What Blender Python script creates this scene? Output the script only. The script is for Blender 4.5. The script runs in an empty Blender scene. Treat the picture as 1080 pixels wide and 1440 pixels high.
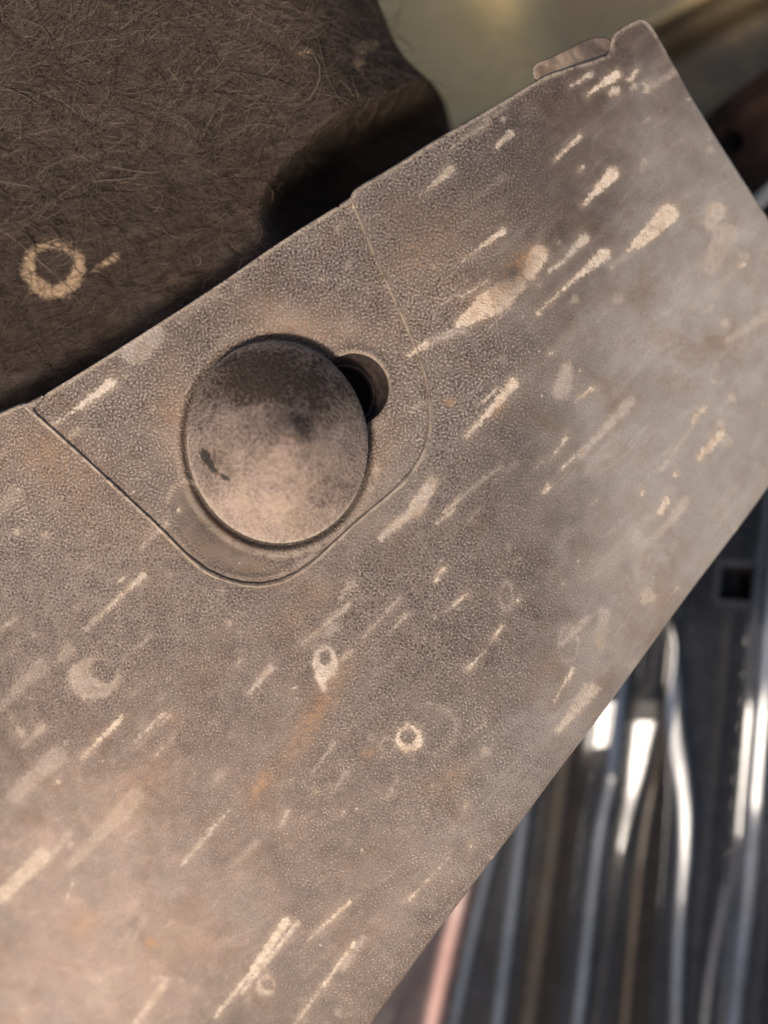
import bpy, math, random
import numpy as np

# ------------------------------------------------------------------ camera, sky, sun, exposure
S = 8.0e-5            # one unit of the sketch grid is 0.08 mm
D = 1383.0            # camera height above the panel, in sketch units
SC = bpy.context.scene
COL = SC.collection
cam_d = bpy.data.cameras.new("camera")
cam = bpy.data.objects.new("camera", cam_d)
COL.objects.link(cam)
cam.location = (0, 0, D * S)
cam.rotation_euler = (0, 0, 0)
cam_d.sensor_fit = 'VERTICAL'
cam_d.sensor_height = 4.373
cam_d.lens = 4.2
cam_d.clip_start = 0.002
cam_d.clip_end = 50
cam_d.dof.use_dof = True
cam_d.dof.focus_distance = (D + 32) * S
cam_d.dof.aperture_fstop = 0.95
SC.camera = cam

SUN_EL = math.radians(48)
world = bpy.data.worlds.new("World")
SC.world = world
world.use_nodes = True
wn = world.node_tree
bg = wn.nodes["Background"]
sky = wn.nodes.new("ShaderNodeTexSky")
sky.sky_type = 'NISHITA'
sky.sun_disc = False
sky.sun_elevation = SUN_EL
sky.sun_rotation = math.radians(200)
sky.dust_density = 3.5
sky.air_density = 0.8
sky.ozone_density = 0.0
wn.links.new(sky.outputs[0], bg.inputs[0])
bg.inputs[1].default_value = 0.07
sun_d = bpy.data.lights.new("sun", 'SUN')
sun_d.energy = 1.5
sun_d.angle = math.radians(10)
sun_d.color = (1.0, 0.885, 0.77)
sun = bpy.data.objects.new("sun", sun_d)
sun.rotation_euler = (math.radians(90) - SUN_EL, 0, math.radians(-20))
sun.location = (0, -1, 1)
COL.objects.link(sun)
SC.view_settings.view_transform = 'Standard'
SC.view_settings.look = 'None'
SC.view_settings.gamma = 1.0
SC.view_settings.exposure = 1.22

rng = np.random.default_rng(7)
random.seed(7)


# ------------------------------------------------------------------ maths helpers
def W(x, y, z):
    """sketch point (x right, y down, z towards the camera) to metres"""
    k = (1 - z / D) * S
    return np.stack([(x - 540) * k, (720 - y) * k, z * S + 0 * x], -1)


def sst(a, b, x):
    t = np.clip((x - a) / (b - a), 0, 1)
    return t * t * (3 - 2 * t)


def vnoise(x, y, cell, seed=0, octv=3):
    out = 0; amp = 1; tot = 0
    for o in range(octv):
        r = np.random.default_rng(seed * 31 + o)
        g = r.random((256, 256))
        u = x / cell + 100.3; v = y / cell + 100.7
        i = np.floor(u).astype(int); j = np.floor(v).astype(int)
        fu = u - i; fv = v - j
        fu = fu * fu * (3 - 2 * fu); fv = fv * fv * (3 - 2 * fv)
        a = g[i % 256, j % 256]; b = g[(i + 1) % 256, j % 256]
        c = g[i % 256, (j + 1) % 256]; d = g[(i + 1) % 256, (j + 1) % 256]
        out = out + amp * ((a * (1 - fu) + b * fu) * (1 - fv) + (c * (1 - fu) + d * fu) * fv)
        tot += amp; amp *= 0.5; cell = cell / 2
    return out / tot


def smooth_poly(pts, n=2):
    """corner cutting of a closed outline"""
    p = np.array(pts, float)
    for _ in range(n):
        q = np.roll(p, -1, 0)
        p = np.stack([p * .75 + q * .25, p * .25 + q * .75], 1).reshape(-1, 2)
    return p


def poly_sdf(poly):
    P = np.array(poly, float)

    def f(x, y):
        shp = x.shape
        x = x.ravel(); y = y.ravel()
        best = np.full(x.shape, 1e18); ins = np.zeros(x.shape, bool)
        for k in range(len(P)):
            ax, ay = P[k]; bx, by = P[(k + 1) % len(P)]
            ex, ey = bx - ax, by - ay
            t = np.clip(((x - ax) * ex + (y - ay) * ey) / (ex * ex + ey * ey + 1e-12), 0, 1)
            best = np.minimum(best, (x - ax - t * ex) ** 2 + (y - ay - t * ey) ** 2)
            c = (ay > y) != (by > y)
            with np.errstate(divide='ignore', invalid='ignore'):
                xi = ax + (y - ay) * ex / (ey if ey else 1e-12)
            ins ^= c & (x < xi)
        return np.where(ins, 1, -1).reshape(shp) * np.sqrt(best).reshape(shp)
    return f


def line_dist(pts):
    P = np.array(pts, float)

    def f(x, y):
        best = np.full(x.shape, 1e18)
        for k in range(len(P) - 1):
            ax, ay = P[k]; bx, by = P[k + 1]
            ex, ey = bx - ax, by - ay
            t = np.clip(((x - ax) * ex + (y - ay) * ey) / (ex * ex + ey * ey + 1e-12), 0, 1)
            best = np.minimum(best, (x - ax - t * ex) ** 2 + (y - ay - t * ey) ** 2)
        return np.sqrt(best)
    return f


def link(name, me, mat=None, parent=None):
    o = bpy.data.objects.new(name, me)
    COL.objects.link(o)
    if mat: me.materials.append(mat)
    if parent is not None: o.parent = parent
    return o


def np_mesh(name, V, F, mat=None, parent=None, attrs=None, smooth=True):
    """V (n,3), F list of arrays each (m,k)"""
    me = bpy.data.meshes.new(name)
    if not isinstance(F, list): F = [F]
    F = [f for f in F if len(f)]
    nl = sum(f.size for f in F); npoly = sum(len(f) for f in F)
    me.vertices.add(len(V)); me.loops.add(nl); me.polygons.add(npoly)
    me.vertices.foreach_set("co", V.astype(np.float32).ravel())
    me.loops.foreach_set("vertex_index", np.concatenate([f.ravel() for f in F]).astype(np.int32))
    tot = np.concatenate([np.full(len(f), f.shape[1]) for f in F])
    st = np.concatenate([[0], np.cumsum(tot)[:-1]])
    me.polygons.foreach_set("loop_start", st.astype(np.int32))
    me.polygons.foreach_set("use_smooth", np.full(npoly, smooth))
    for k, a in (attrs or {}).items():
        if a.ndim == 1:
            at = me.attributes.new(k, 'FLOAT', 'POINT'); at.data.foreach_set("value", a.astype(np.float32))
        else:
            at = me.attributes.new(k, 'FLOAT_VECTOR', 'POINT'); at.data.foreach_set("vector", a.astype(np.float32).ravel())
    me.update(calc_edges=True)
    me.validate()
    return link(name, me, mat, parent)


def sheet(sdf, box, step, zfun, profile, zbottom=None):
    """a slab whose upper face follows zfun inside sdf>0. profile: function(x,y)-> list of (out,down) rows for its rim.
    returns V, F, x, y (sketch coordinates of every vertex), is_rim"""
    x0, y0, x1, y1 = box
    xs = np.arange(x0, x1 + step, step); ys = np.arange(y0, y1 + step, step)
    X, Y = np.meshgrid(xs, ys)
    d = sdf(X, Y)
    ny, nx = X.shape
    idx = np.arange(nx * ny).reshape(ny, nx)
    q = np.stack([idx[:-1, :-1], idx[1:, :-1], idx[1:, 1:], idx[:-1, 1:]], -1).reshape(-1, 4)
    din = d.ravel() > 0
    keep = din[q].sum(1) >= 2
    q = q[keep]
    used = np.unique(q)
    x = X.ravel().copy(); y = Y.ravel().copy(); dd = d.ravel().copy()
    # boundary edges
    E = np.concatenate([q[:, [0, 1]], q[:, [1, 2]], q[:, [2, 3]], q[:, [3, 0]]])
    key = np.sort(E, 1)
    kk = key[:, 0].astype(np.int64) * (nx * ny) + key[:, 1]
    u, inv, cnt = np.unique(kk, return_inverse=True, return_counts=True)
    B = E[cnt[inv] == 1]
    bv = np.unique(B)
    for _ in range(4):
        px, py = x[bv], y[bv]
        h = 0.5
        d0 = sdf(px, py)
        gx = (sdf(px + h, py) - sdf(px - h, py)) / (2 * h); gy = (sdf(px, py + h) - sdf(px, py - h)) / (2 * h)
        g2 = np.maximum(gx * gx + gy * gy, .25)
        x[bv] = px - d0 * gx / g2; y[bv] = py - d0 * gy / g2
    remap = np.full(nx * ny, -1); remap[used] = np.arange(len(used))
    x = x[used]; y = y[used]; q = remap[q]; B = remap[B]; bv = remap[bv]
    z = zfun(x, y)
    rim = np.zeros(len(x), bool)
    Fs = [q]
    if profile is not None:
        px, py = x[bv], y[bv]
        h = 1.0
        # outward direction from neighbouring boundary points
        gx = np.zeros(len(x)); gy = np.zeros(len(x))
        ex = x[B[:, 1]] - x[B[:, 0]]; ey = y[B[:, 1]] - y[B[:, 0]]
        # quads wind down-then-right in sketch space; outward is (-ey, ex) up to sign
        np.add.at(gx, B[:, 0], -ey); np.add.at(gx, B[:, 1], -ey)
        np.add.at(gy, B[:, 0], ex); np.add.at(gy, B[:, 1], ex)
        L = np.hypot(gx, gy) + 1e-9
        gx /= L; gy /= L
        # fix sign
        t = sdf(px + gx[bv] * 2, py + gy[bv] * 2)
        if np.mean(t > 0) > .5: gx = -gx; gy = -gy
        zb = z.copy()
        prev = np.full(len(x), -1); prev[bv] = bv
        base_n = len(x)
        rows = profile(px, py)
        allx = [x]; ally = [y]; allz = [z]; allr = [rim]
        n = base_n
        for (o, dn) in rows:
            nxt = np.full(base_n, -1); nxt[bv] = n + np.arange(len(bv))
            allx.append(px + gx[bv] * o); ally.append(py + gy[bv] * o); allz.append(zb[bv] - dn); allr.append(np.ones(len(bv), bool))
            Fs.append(np.stack([B[:, 1], B[:, 0], B[:, 0], B[:, 1]], -1))
            Fs[-1] = np.stack([prev[B[:, 1]], prev[B[:, 0]], nxt[B[:, 0]], nxt[B[:, 1]]], -1)
            prev = nxt; n += len(bv)
        x = np.concatenate(allx); y = np.concatenate(ally); z = np.concatenate(allz); rim = np.concatenate(allr)
    return W(x, y, z), Fs, x, y, rim


def tube(path, rad, nseg=8, close=True):
    """path (n,3) in sketch units, rad (n,) -> V,F in metres"""
    P = np.array(path, float); n = len(P)
    T = np.gradient(P, axis=0); T /= np.linalg.norm(T, axis=1)[:, None] + 1e-9
    up = np.array([0, 0, 1.0])
    N = np.cross(T, up); ln = np.linalg.norm(N, axis=1)[:, None]
    N = np.where(ln > .05, N / (ln + 1e-9), np.array([1.0, 0, 0])); Bn = np.cross(T, N)
    rad = np.broadcast_to(rad, (n,))
    a = np.arange(nseg) * 2 * np.pi / nseg
    R = P[:, None] + rad[:, None, None] * (np.cos(a)[None, :, None] * N[:, None] + np.sin(a)[None, :, None] * Bn[:, None])
    R = R.reshape(-1, 3)
    i = np.arange(n - 1)[:, None]; j = np.arange(nseg)[None]
    j2 = (j + 1) % nseg
    F = np.stack([i * nseg + j, i * nseg + j2, (i + 1) * nseg + j2, (i + 1) * nseg + j], -1).reshape(-1, 4)
    return W(R[:, 0], R[:, 1], R[:, 2]), F


def spline(pts, n):
    """Catmull-Rom through pts"""
    P = np.array(pts, float)
    P = np.concatenate([[2 * P[0] - P[1]], P, [2 * P[-1] - P[-2]]])
    m = len(P) - 3
    t = np.linspace(0, m - 1e-6, n); k = t.astype(int); f = (t - k)[:, None]
    a, b, c, d = P[k], P[k + 1], P[k + 2], P[k + 3]
    return .5 * (2 * b + (c - a) * f + (2 * a - 5 * b + 4 * c - d) * f ** 2 + (3 * b - a - 3 * c + d) * f ** 3)


def empty(name, label, cat, loc=(0, 0, 0), group=None):
    o = bpy.data.objects.new(name, None)
    COL.objects.link(o)
    o.empty_display_size = 0.005
    o['label'] = label; o['category'] = cat
    if group: o['group'] = group
    return o


# ------------------------------------------------------------------ node helpers
class NT:
    def __init__(self, name):
        self.m = bpy.data.materials.new(name); self.m.use_nodes = True
        self.t = self.m.node_tree; self.n = self.t.nodes; self.b = self.n["Principled BSDF"]
        self.co = None

    def new(self, typ, **kw):
        o = self.n.new(typ)
        for k, v in kw.items(): setattr(o, k, v)
        return o

    def put(self, sock, v):
        if hasattr(v, 'is_output') or isinstance(v, bpy.types.NodeSocket): self.t.links.new(v, sock)
        else: sock.default_value = v

    def math(self, op, a, b=0.0, c=0.0, clamp=False):
        o = self.new("ShaderNodeMath", operation=op); o.use_clamp = clamp
        self.put(o.inputs[0], a); self.put(o.inputs[1], b); self.put(o.inputs[2], c)
        return o.outputs[0]

    def ss(self, x, a, b, lo=0.0, hi=1.0):
        o = self.new("ShaderNodeMapRange", interpolation_type='SMOOTHSTEP')
        for i, v in enumerate((x, a, b, lo, hi)): self.put(o.inputs[i], v)
        return o.outputs[0]

    def mix(self, f, a, b, mode='MIX'):
        o = self.new("ShaderNodeMix", data_type='RGBA', blend_type=mode)
        self.put(o.inputs[0], f)
        self.put(o.inputs[6], a if not isinstance(a, tuple) else (*a, 1)); self.put(o.inputs[7], b if not isinstance(b, tuple) else (*b, 1))
        return o.outputs[2]

    def mixf(self, f, a, b):
        o = self.new("ShaderNodeMix", data_type='FLOAT')
        self.put(o.inputs[0], f); self.put(o.inputs[2], a); self.put(o.inputs[3], b)
        return o.outputs[0]

    def attr(self, name, vec=False):
        o = self.new("ShaderNodeAttribute", attribute_name=name)
        return o.outputs['Vector'] if vec else o.outputs['Fac']

    def coord(self):
        """object coordinates counted in sketch units"""
        if self.co is None:
            tc = self.new("ShaderNodeTexCoord")
            o = self.new("ShaderNodeVectorMath", operation='SCALE')
            self.put(o.inputs[0], tc.outputs['Object']); o.inputs['Scale'].default_value = 1 / S
            self.co = o.outputs[0]
        return self.co

    def mapping(self, scale=(1, 1, 1), rot=0, vec=None, loc=(0, 0, 0)):
        o = self.new("ShaderNodeMapping")
        self.put(o.inputs[0], vec or self.coord())
        o.inputs['Location'].default_value = loc
        o.inputs['Rotation'].default_value = (0, 0, rot)
        o2 = self.new("ShaderNodeMapping")          # turn first, stretch after
        self.t.links.new(o.outputs[0], o2.inputs[0]); o2.inputs['Scale'].default_value = scale
        return o2.outputs[0]

    def noise(self, size, detail=3, rough=.55, dist=0, vec=None, col=False):
        o = self.new("ShaderNodeTexNoise")
        self.put(o.inputs['Vector'], vec or self.coord())
        o.inputs['Scale'].default_value = 1 / size; o.inputs['Detail'].default_value = detail
        o.inputs['Roughness'].default_value = rough; o.inputs['Distortion'].default_value = dist
        return o.outputs['Color' if col else 'Fac']

    def voro(self, size, vec=None, feature='DISTANCE_TO_EDGE', rnd=1.0):
        o = self.new("ShaderNodeTexVoronoi", feature=feature)
        self.put(o.inputs['Vector'], vec or self.coord())
        o.inputs['Scale'].default_value = 1 / size; o.inputs['Randomness'].default_value = rnd
        return o.outputs[0]

    def gabor(self, wave, aniso, orient, vec):
        o = self.new("ShaderNodeTexGabor", gabor_type='2D')
        self.put(o.inputs['Vector'], vec)
        o.inputs['Scale'].default_value = 1 / (wave * 1.6); o.inputs['Frequency'].default_value = 1.6
        o.inputs['Anisotropy'].default_value = aniso; o.inputs['Orientation'].default_value = orient
        return o.outputs['Value']

    def warp(self, size, amt, detail=1, vec=None):
        n = self.noise(size, detail, vec=vec, col=True)
        s = self.new("ShaderNodeVectorMath", operation='SUBTRACT'); self.put(s.inputs[0], n); s.inputs[1].default_value = (.5, .5, .5)
        m = self.new("ShaderNodeVectorMath", operation='SCALE'); self.put(m.inputs[0], s.outputs[0]); m.inputs['Scale'].default_value = amt
        a = self.new("ShaderNodeVectorMath", operation='ADD'); self.put(a.inputs[0], vec or self.coord()); self.put(a.inputs[1], m.outputs[0])
        return a.outputs[0]

    def bump(self, h, dist, strength=1.0, normal=None):
        o = self.new("ShaderNodeBump")
        self.put(o.inputs['Strength'], strength); o.inputs['Distance'].default_value = dist * S
        self.put(o.inputs['Height'], h)
        if normal: self.put(o.inputs['Normal'], normal)
        return o.outputs[0]

    def out(self, color, rough=.6, normal=None, spec=.5, **kw):
        self.put(self.b.inputs['Base Color'], color if not isinstance(color, tuple) else (*color, 1))
        self.put(self.b.inputs['Roughness'], rough)
        self.put(self.b.inputs['Specular IOR Level'], spec)
        if normal: self.put(self.b.inputs['Normal'], normal)
        for k, v in kw.items(): self.put(self.b.inputs[k], v)
        return self.m


# ------------------------------------------------------------------ materials
def mat_panel():
    """dusty grained plastic; attributes: mark (signed distance to a dried splash), tone, soft (dust haze and painted light), rust, dark, worm, grain"""
    n = NT("dusty grained plastic")
    mark, tone, soft, rust, dark = (n.attr(k) for k in ("mark", "tone", "soft", "rust", "dark"))
    worm, grain, line, pink, opac = (n.attr(k) for k in ("worm", "grain", "line", "pink", "opac"))
    # grain: two kinds, reticulated cells and wavy worms, dust in the valleys
    wv = n.warp(12, 5, 1)
    cell = n.voro(6.6, wv)
    cl = n.ss(cell, 0.02, 0.24, 1, 0)
    ga = n.gabor(5.8, 0.1, 2.2, n.warp(60, 14, 2)); gb = n.gabor(5.3, 0.0, 0, n.warp(40, 5, 1))
    wl = n.math('MAXIMUM', n.ss(ga, .42, .73), n.math('MULTIPLY', cl, .4))
    cl = n.math('MAXIMUM', n.ss(gb, .44, .78), n.math('MULTIPLY', cl, .4))
    val = n.mixf(worm, cl, wl)                 # 1 in valleys
    fine = n.noise(3.2, 2, .7)
    big = n.noise(120, 4, .6)
    mid = n.noise(34, 4, .65)
    streak = n.noise(42, 4, .6, 0.3, n.mapping((.16, 1.0, 1), -0.72))
    # bare plastic
    c = n.mix(n.ss(mid, .3, .7), (.050, .033, .0245), (.092, .063, .047))
    dusty = n.math('ADD', n.math('MULTIPLY', soft, .62), n.math('MULTIPLY', n.ss(big, .35, .75), .13))
    dusty = n.math('ADD', dusty, n.math('MULTIPLY', n.ss(streak, .47, .78), .22))
    scuff = n.noise(20, 5, .7, .2, n.mapping((.07, 1.0, 1), -.72))
    dusty = n.math('ADD', dusty, n.math('MULTIPLY', n.math('MULTIPLY', n.ss(scuff, .52, .76), .36), n.math('ADD', .4, n.math('MULTIPLY', grain, .6))))
    dusty = n.math('SUBTRACT', dusty, .12)
    cloud = n.noise(64, 6, .68, .6)
    dusty = n.math('ADD', dusty, n.math('MULTIPLY', n.math('MULTIPLY', n.math('SUBTRACT', cloud, .5), .8), n.math('ADD', .35, n.math('MULTIPLY', grain, .65))))
    dusty = n.math('MULTIPLY', n.math('MAXIMUM', dusty, 0.0), n.math('ADD', .72, n.math('MULTIPLY', fine, .55)), clamp=True)
    dcol = n.mix(pink, (.43, .385, .33), (.455, .335, .26))
    dcol = n.mix(n.ss(n.noise(70, 2), .4, .65, 0, .5), dcol, (.36, .295, .235))
    dcol = n.mix(n.ss(soft, .3, .9, .30, 0), dcol, (.185, .128, .092))
    dcol = n.mix(n.ss(n.noise(95, 5, .7, .5), .48, .72, 0, .55), dcol, (.30, .185, .115))
    # dust lies in the valleys first, over the ridges where it is thick
    amt = n.math('MULTIPLY', val, grain)
    amt = n.math('MULTIPLY', amt, n.math('ADD', .36, n.math('MULTIPLY', mid, .62)))
    lay = n.math('MAXIMUM', n.math('MULTIPLY', dusty, n.math('SUBTRACT', 1.0, n.math('MULTIPLY', grain, n.math('MULTIPLY', n.math('SUBTRACT', 1, val), .38)))), amt)
    lay = n.math('ADD', lay, n.math('MULTIPLY', amt, .25), clamp=True)
    c = n.mix(lay, c, dcol)
    # ridge line and rim dust
    lf = n.math('MULTIPLY', line, n.ss(n.noise(14, 3, .7), .3, .55))
    c = n.mix(lf, c, (.42, .33, .24))
    # dried splashes, each with a faint film round it
    film = n.math('MULTIPLY', n.math('MULTIPLY', n.ss(mark, -10.5, 4), opac), n.ss(mid, .3, .65, .08, .4))
    c = n.mix(film, c, (.40, .295, .21))
    mn = n.noise(7, 4, .7)
    mn2 = n.noise(2.6, 2, .6)
    e = n.math('ADD', mark, n.math('MULTIPLY', n.math('SUBTRACT', mn, .5), 14.0))
    e = n.math('ADD', e, n.math('MULTIPLY', n.math('SUBTRACT', mn2, .5), 3.5))
    e = n.math('SUBTRACT', e, n.math('MULTIPLY', n.math('MULTIPLY', n.math('SUBTRACT', 1, val), grain), 2.2))
    mm = n.math('MULTIPLY', n.math('MULTIPLY', n.ss(e, n.mixf(opac, -4.5, -1.6), n.mixf(opac, 5.5, 3.0)), n.math('MINIMUM', n.math('MULTIPLY', opac, 1.12), 1.0)), n.math('MULTIPLY', n.ss(n.noise(12, 4, .8), .28, .55, .38, .97), n.ss(n.noise(4.5, 2, .7), .22, .5, .6, 1)))
    mc = n.mix(tone, (.60, .47, .34), (.50, .42, .36))
    mc = n.mix(n.ss(mn, .35, .75), mc, (.66, .54, .41))
    mc = n.mix(n.ss(n.noise(30, 3), .5, .7), mc, (.46, .34, .23))
    c = n.mix(mm, c, mc)
    # rust-brown tint
    c = n.mix(n.math('MULTIPLY', rust, n.ss(n.noise(9, 3, .7), .25, .65)), c, (.35, .20, .10))
    c = n.mix(n.math('MULTIPLY', dark, n.ss(mid, .2, .6, .45, .9)), c, (.035, .030, .028))  # dark patches, part of them painted shade
    # tiny pale specks
    sp = n.voro(26, n.warp(9, 6), 'F1')
    spm = n.math('MULTIPLY', n.ss(sp, .05, .10, 1, 0), n.ss(n.noise(60, 2), .54, .64))
    c = n.mix(n.math('MULTIPLY', spm, .5), c, (.60, .48, .36))
    h = n.math('ADD', n.math('MULTIPLY', n.math('SUBTRACT', 1, val), n.math('MULTIPLY', grain, 1.0)), n.math('MULTIPLY', fine, .35))
    nb = n.bump(h, 1.5, .6)
    nb = n.bump(n.math('ADD', mm, n.math('MULTIPLY', mid, .8)), 2.0, .5, nb)
    r = n.mixf(lay, .5, .85)
    return n.out(c, n.mixf(mm, r, .9), nb, .22)


def mat_clip():
    n = NT("dusty clip plastic")
    dk = n.attr("dark"); chip = n.attr("mark"); ed = n.attr("line")
    mid = n.noise(26, 4, .65); f = n.noise(5.5, 3, .75); ff = n.noise(2.4, 2, .7)
    big = n.noise(80, 3, .6)
    fib = n.voro(7, n.warp(10, 8)); fl = n.ss(fib, .02, .22, 1, 0)
    c = n.mix(n.ss(f, .3, .7), (.040, .027, .019), (.078, .055, .041))
    dust = n.math('ADD', n.math('MULTIPLY', n.ss(mid, .25, .75), .30), n.math('MULTIPLY', n.ss(big, .3, .7), .25))
    dust = n.math('ADD', dust, n.math('MULTIPLY', n.ss(f, .36, .68), .34))
    dust = n.math('ADD', dust, n.math('MULTIPLY', fl, .12))
    dust = n.math('ADD', dust, n.math('SUBTRACT', .06, n.math('MULTIPLY', dk, .80)), clamp=True)
    dc = n.mix(n.ss(n.noise(50, 2), .4, .62), (.39, .285, .23), (.37, .275, .205))
    c = n.mix(dust, c, dc)
    e = n.math('ADD', chip, n.math('MULTIPLY', n.math('SUBTRACT', n.noise(8, 3, .7), .5), 14))
    c = n.mix(n.math('MULTIPLY', n.ss(e, -1, 2), .85), c, (.026, .022, .02))
    c = n.mix(n.math('MULTIPLY', ed, n.ss(f, .3, .55)), c, (.48, .39, .30))
    h = n.math('ADD', n.math('MULTIPLY', ff, .5), n.math('ADD', f, n.math('MULTIPLY', fl, .25)))
    return n.out(c, .85, n.bump(h, 3.2, .8), .15)


def mat_felt():
    n = NT("matted felt")
    ring = n.attr("mark")
    a = n.noise(16, 5, .75, .8, n.mapping((.4, 1.3, 1), -.3)); b = n.noise(5, 3, .8)
    big = n.noise(90, 3)
    c = n.mix(n.ss(a, .3, .7), (.024, .0155, .011), (.072, .049, .036))
    c = n.mix(n.math('MULTIPLY', n.ss(b, .5, .8), .5), c, (.13, .10, .075))
    c = n.mix(n.math('MULTIPLY', n.ss(big, .45, .7), .35), c, (.10, .08, .065))
    e = n.math('ADD', ring, n.math('MULTIPLY', n.math('SUBTRACT', n.noise(9, 4, .75), .5), 22))
    c = n.mix(n.math('MULTIPLY', n.ss(e, -2, 6), n.ss(b, .2, .6, .45, .95)), c, (.42, .29, .175))
    return n.out(c, .95, n.bump(n.math('ADD', a, n.math('MULTIPLY', b, .5)), 7, .9), .1)


def mat_fibre():
    n = NT("felt fibre")
    t = n.attr("tone")
    c = n.mix(n.math('MINIMUM', t, 1.0), (.017, .0115, .0085), (.185, .134, .098))
    c = n.mix(n.ss(t, 1.05, 1.5), c, (.36, .25, .155))
    return n.out(c, .8, None, .2)


def mat_paint():
    n = NT("olive beige body paint")
    a = n.noise(90, 4, .6); b = n.noise(22, 4, .7)
    c = n.mix(n.ss(a, .3, .7), (.58, .41, .17), (.66, .475, .21))
    c = n.mix(n.math('MULTIPLY', n.ss(b, .52, .75), .5), c, (.20, .15, .10))
    c = n.mix(n.math('MULTIPLY', n.ss(n.noise(40, 3), .6, .75), .6), c, (.46, .35, .21))
    c = n.mix(n.math('MULTIPLY', n.attr('dark'), n.ss(a, .2, .6, .7, 1)), c, (.085, .066, .045))  # dark attribute: shade painted over the paint colour
    return n.out(c, .5, n.bump(b, 3, .3), .4)


def mat_plain(name, c1, c2, size, rough=.6, spec=.5, bump=0.0):
    n = NT(name)
    a = n.noise(size, 4, .65)
    c = n.mix(n.ss(a, .3, .7), c1, c2)
    return n.out(c, rough, n.bump(a, bump * size * .3, .6) if bump else None, spec)


def mat_gloss(name, c1, c2, dust=(.10, .105, .115), dust_amt=.03, rough=.11, spec=.27):  # the dust colour also draws the painted reflection strip
    n = NT(name)
    a = n.noise(40, 4, .7); b = n.noise(7, 3, .75); sp = n.noise(3.5, 1, .6)
    w = n.attr("line")
    c = n.mix(n.ss(a, .3, .7), c1, c2)
    d = n.math('MULTIPLY', n.math('MULTIPLY', n.ss(a, .35, .75), n.ss(b, .35, .75)), dust_amt)
    c = n.mix(d, c, dust)
    c = n.mix(n.math('MULTIPLY', n.ss(sp, .70, .76), .35), c, (.3, .29, .28))
    c = n.mix(n.math('MULTIPLY', w, n.ss(b, .2, .6, .5, 1)), c, dust)  # reflection strip along the rib, painted in the dust colour
    r = n.math('ADD', rough, n.math('ADD', n.math('MULTIPLY', d, .5), n.math('MULTIPLY', w, .06)))
    return n.out(c, r, n.bump(n.math('ADD', b, n.math('MULTIPLY', a, 2.0)), 0.4, .10), spec)


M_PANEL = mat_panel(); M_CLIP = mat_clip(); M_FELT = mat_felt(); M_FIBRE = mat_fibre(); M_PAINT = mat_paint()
M_BRACKET = mat_plain("dark brown bracket", (.014, .007, .0045), (.028, .015, .010), 40, .7, .08, .1)
M_ROD = mat_plain("dusty grey rod", (.30, .28, .23), (.42, .39, .33), 25, .6, .4, .1)
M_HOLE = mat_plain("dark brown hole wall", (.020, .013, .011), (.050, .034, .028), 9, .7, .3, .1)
M_VOID = mat_plain("flat black for hole depths and stem", (.012, .010, .009), (.022, .018, .016), 20, .7, .3)  # stands in for unlit depth inside the holes; also the stem
M_GROUND = mat_plain("pale gritty concrete", (.22, .21, .195), (.50, .48, .45), 9, .9, .2, .3)
M_GLOSS = mat_gloss("black gloss plastic", (.003, .0032, .0036), (.006, .0062, .0066))
M_PLATE = mat_gloss("black gloss plate", (.006, .0065, .007), (.012, .012, .013), (.10, .105, .115), .05, .12, .22)
M_SLATE = mat_gloss("black gloss with painted sky strip", (.003, .0034, .004), (.006, .0065, .008), (.10, .125, .165), .05, .11)  # blue-grey strip is a sky reflection painted into the colour
M_BROWN = mat_gloss("gloss with painted warm reflection", (.004, .0035, .003), (.010, .008, .007), (.10, .075, .055), .05, .2, .14)  # brown strip is a warm reflection painted into the colour
M_ROSE = mat_gloss("gloss with painted pink highlight", (.035, .022, .021), (.05, .034, .032), (.75, .42, .34), .1, .2)  # pink strip is a highlight painted into the colour
M_MAUVE = mat_gloss("mauve brown gloss plastic", (.035, .024, .024), (.05, .037, .037), (.1, .08, .08), .1, .18)
M_CHROME = mat_gloss("silver grey strip", (.16, .17, .18), (.24, .25, .27), (.3, .3, .3), .2, .25)


# ------------------------------------------------------------------ the ground
gx, gy = np.meshgrid(np.linspace(-2600, 3700, 40), np.linspace(-2600, 4200, 40))
gi = np.arange(1600).reshape(40, 40)
GF = np.stack([gi[:-1, :-1], gi[1:, :-1], gi[1:, 1:], gi[:-1, 1:]], -1).reshape(-1, 4)
gz = -1500 + 8 * vnoise(gx, gy, 300, 3)
g = np_mesh("ground", np.stack([(gx - 540) * S, (720 - gy) * S, gz * S], -1).reshape(-1, 3), GF, M_GROUND)
g['kind'] = 'structure'; g['label'] = "pale gritty concrete ground below the vehicle"

# ------------------------------------------------------------------ the trim panel
OUT = [(-160, 672), (0, 583), (18, 575), (32, 569), (42, 569), (150, 504), (300, 408), (400, 338), (494, 281), (497, 272), (502, 266), (550, 239), (620, 194), (700, 149), (757, 114),
       (770, 107), (800, 97), (850, 82), (859, 73), (861, 56), (868, 45), (896, 29), (906, 29), (914, 36), (930, 64), (985, 163), (1050, 266), (1082, 314), (1130, 400),
       (1180, 540), (1080, 680), (1040, 736), (960, 841), (900, 925), (840, 1008), (780, 1086), (720, 1168), (640, 1272), (570, 1367), (518, 1442), (430, 1570), (-160, 1570)]
OUT = smooth_poly(OUT, 1)
PAD = [(40, 569), (150, 502), (300, 406), (400, 336), (496, 277), (512, 322), (530, 365), (551, 412), (577, 470), (598, 528), (606, 582), (600, 628), (570, 676), (500, 736), (430, 800), (380, 822),
       (330, 820), (280, 797), (210, 730), (130, 656), (60, 593)]
PADS = smooth_poly(PAD, 1)
HOLE_C = (498, 547); HOLE_R = 49
d_out = poly_sdf(OUT); d_pad = poly_sdf(PADS)
d_hole = lambda x, y: HOLE_R - np.hypot((x - HOLE_C[0]), (y - HOLE_C[1]) * .97)
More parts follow.
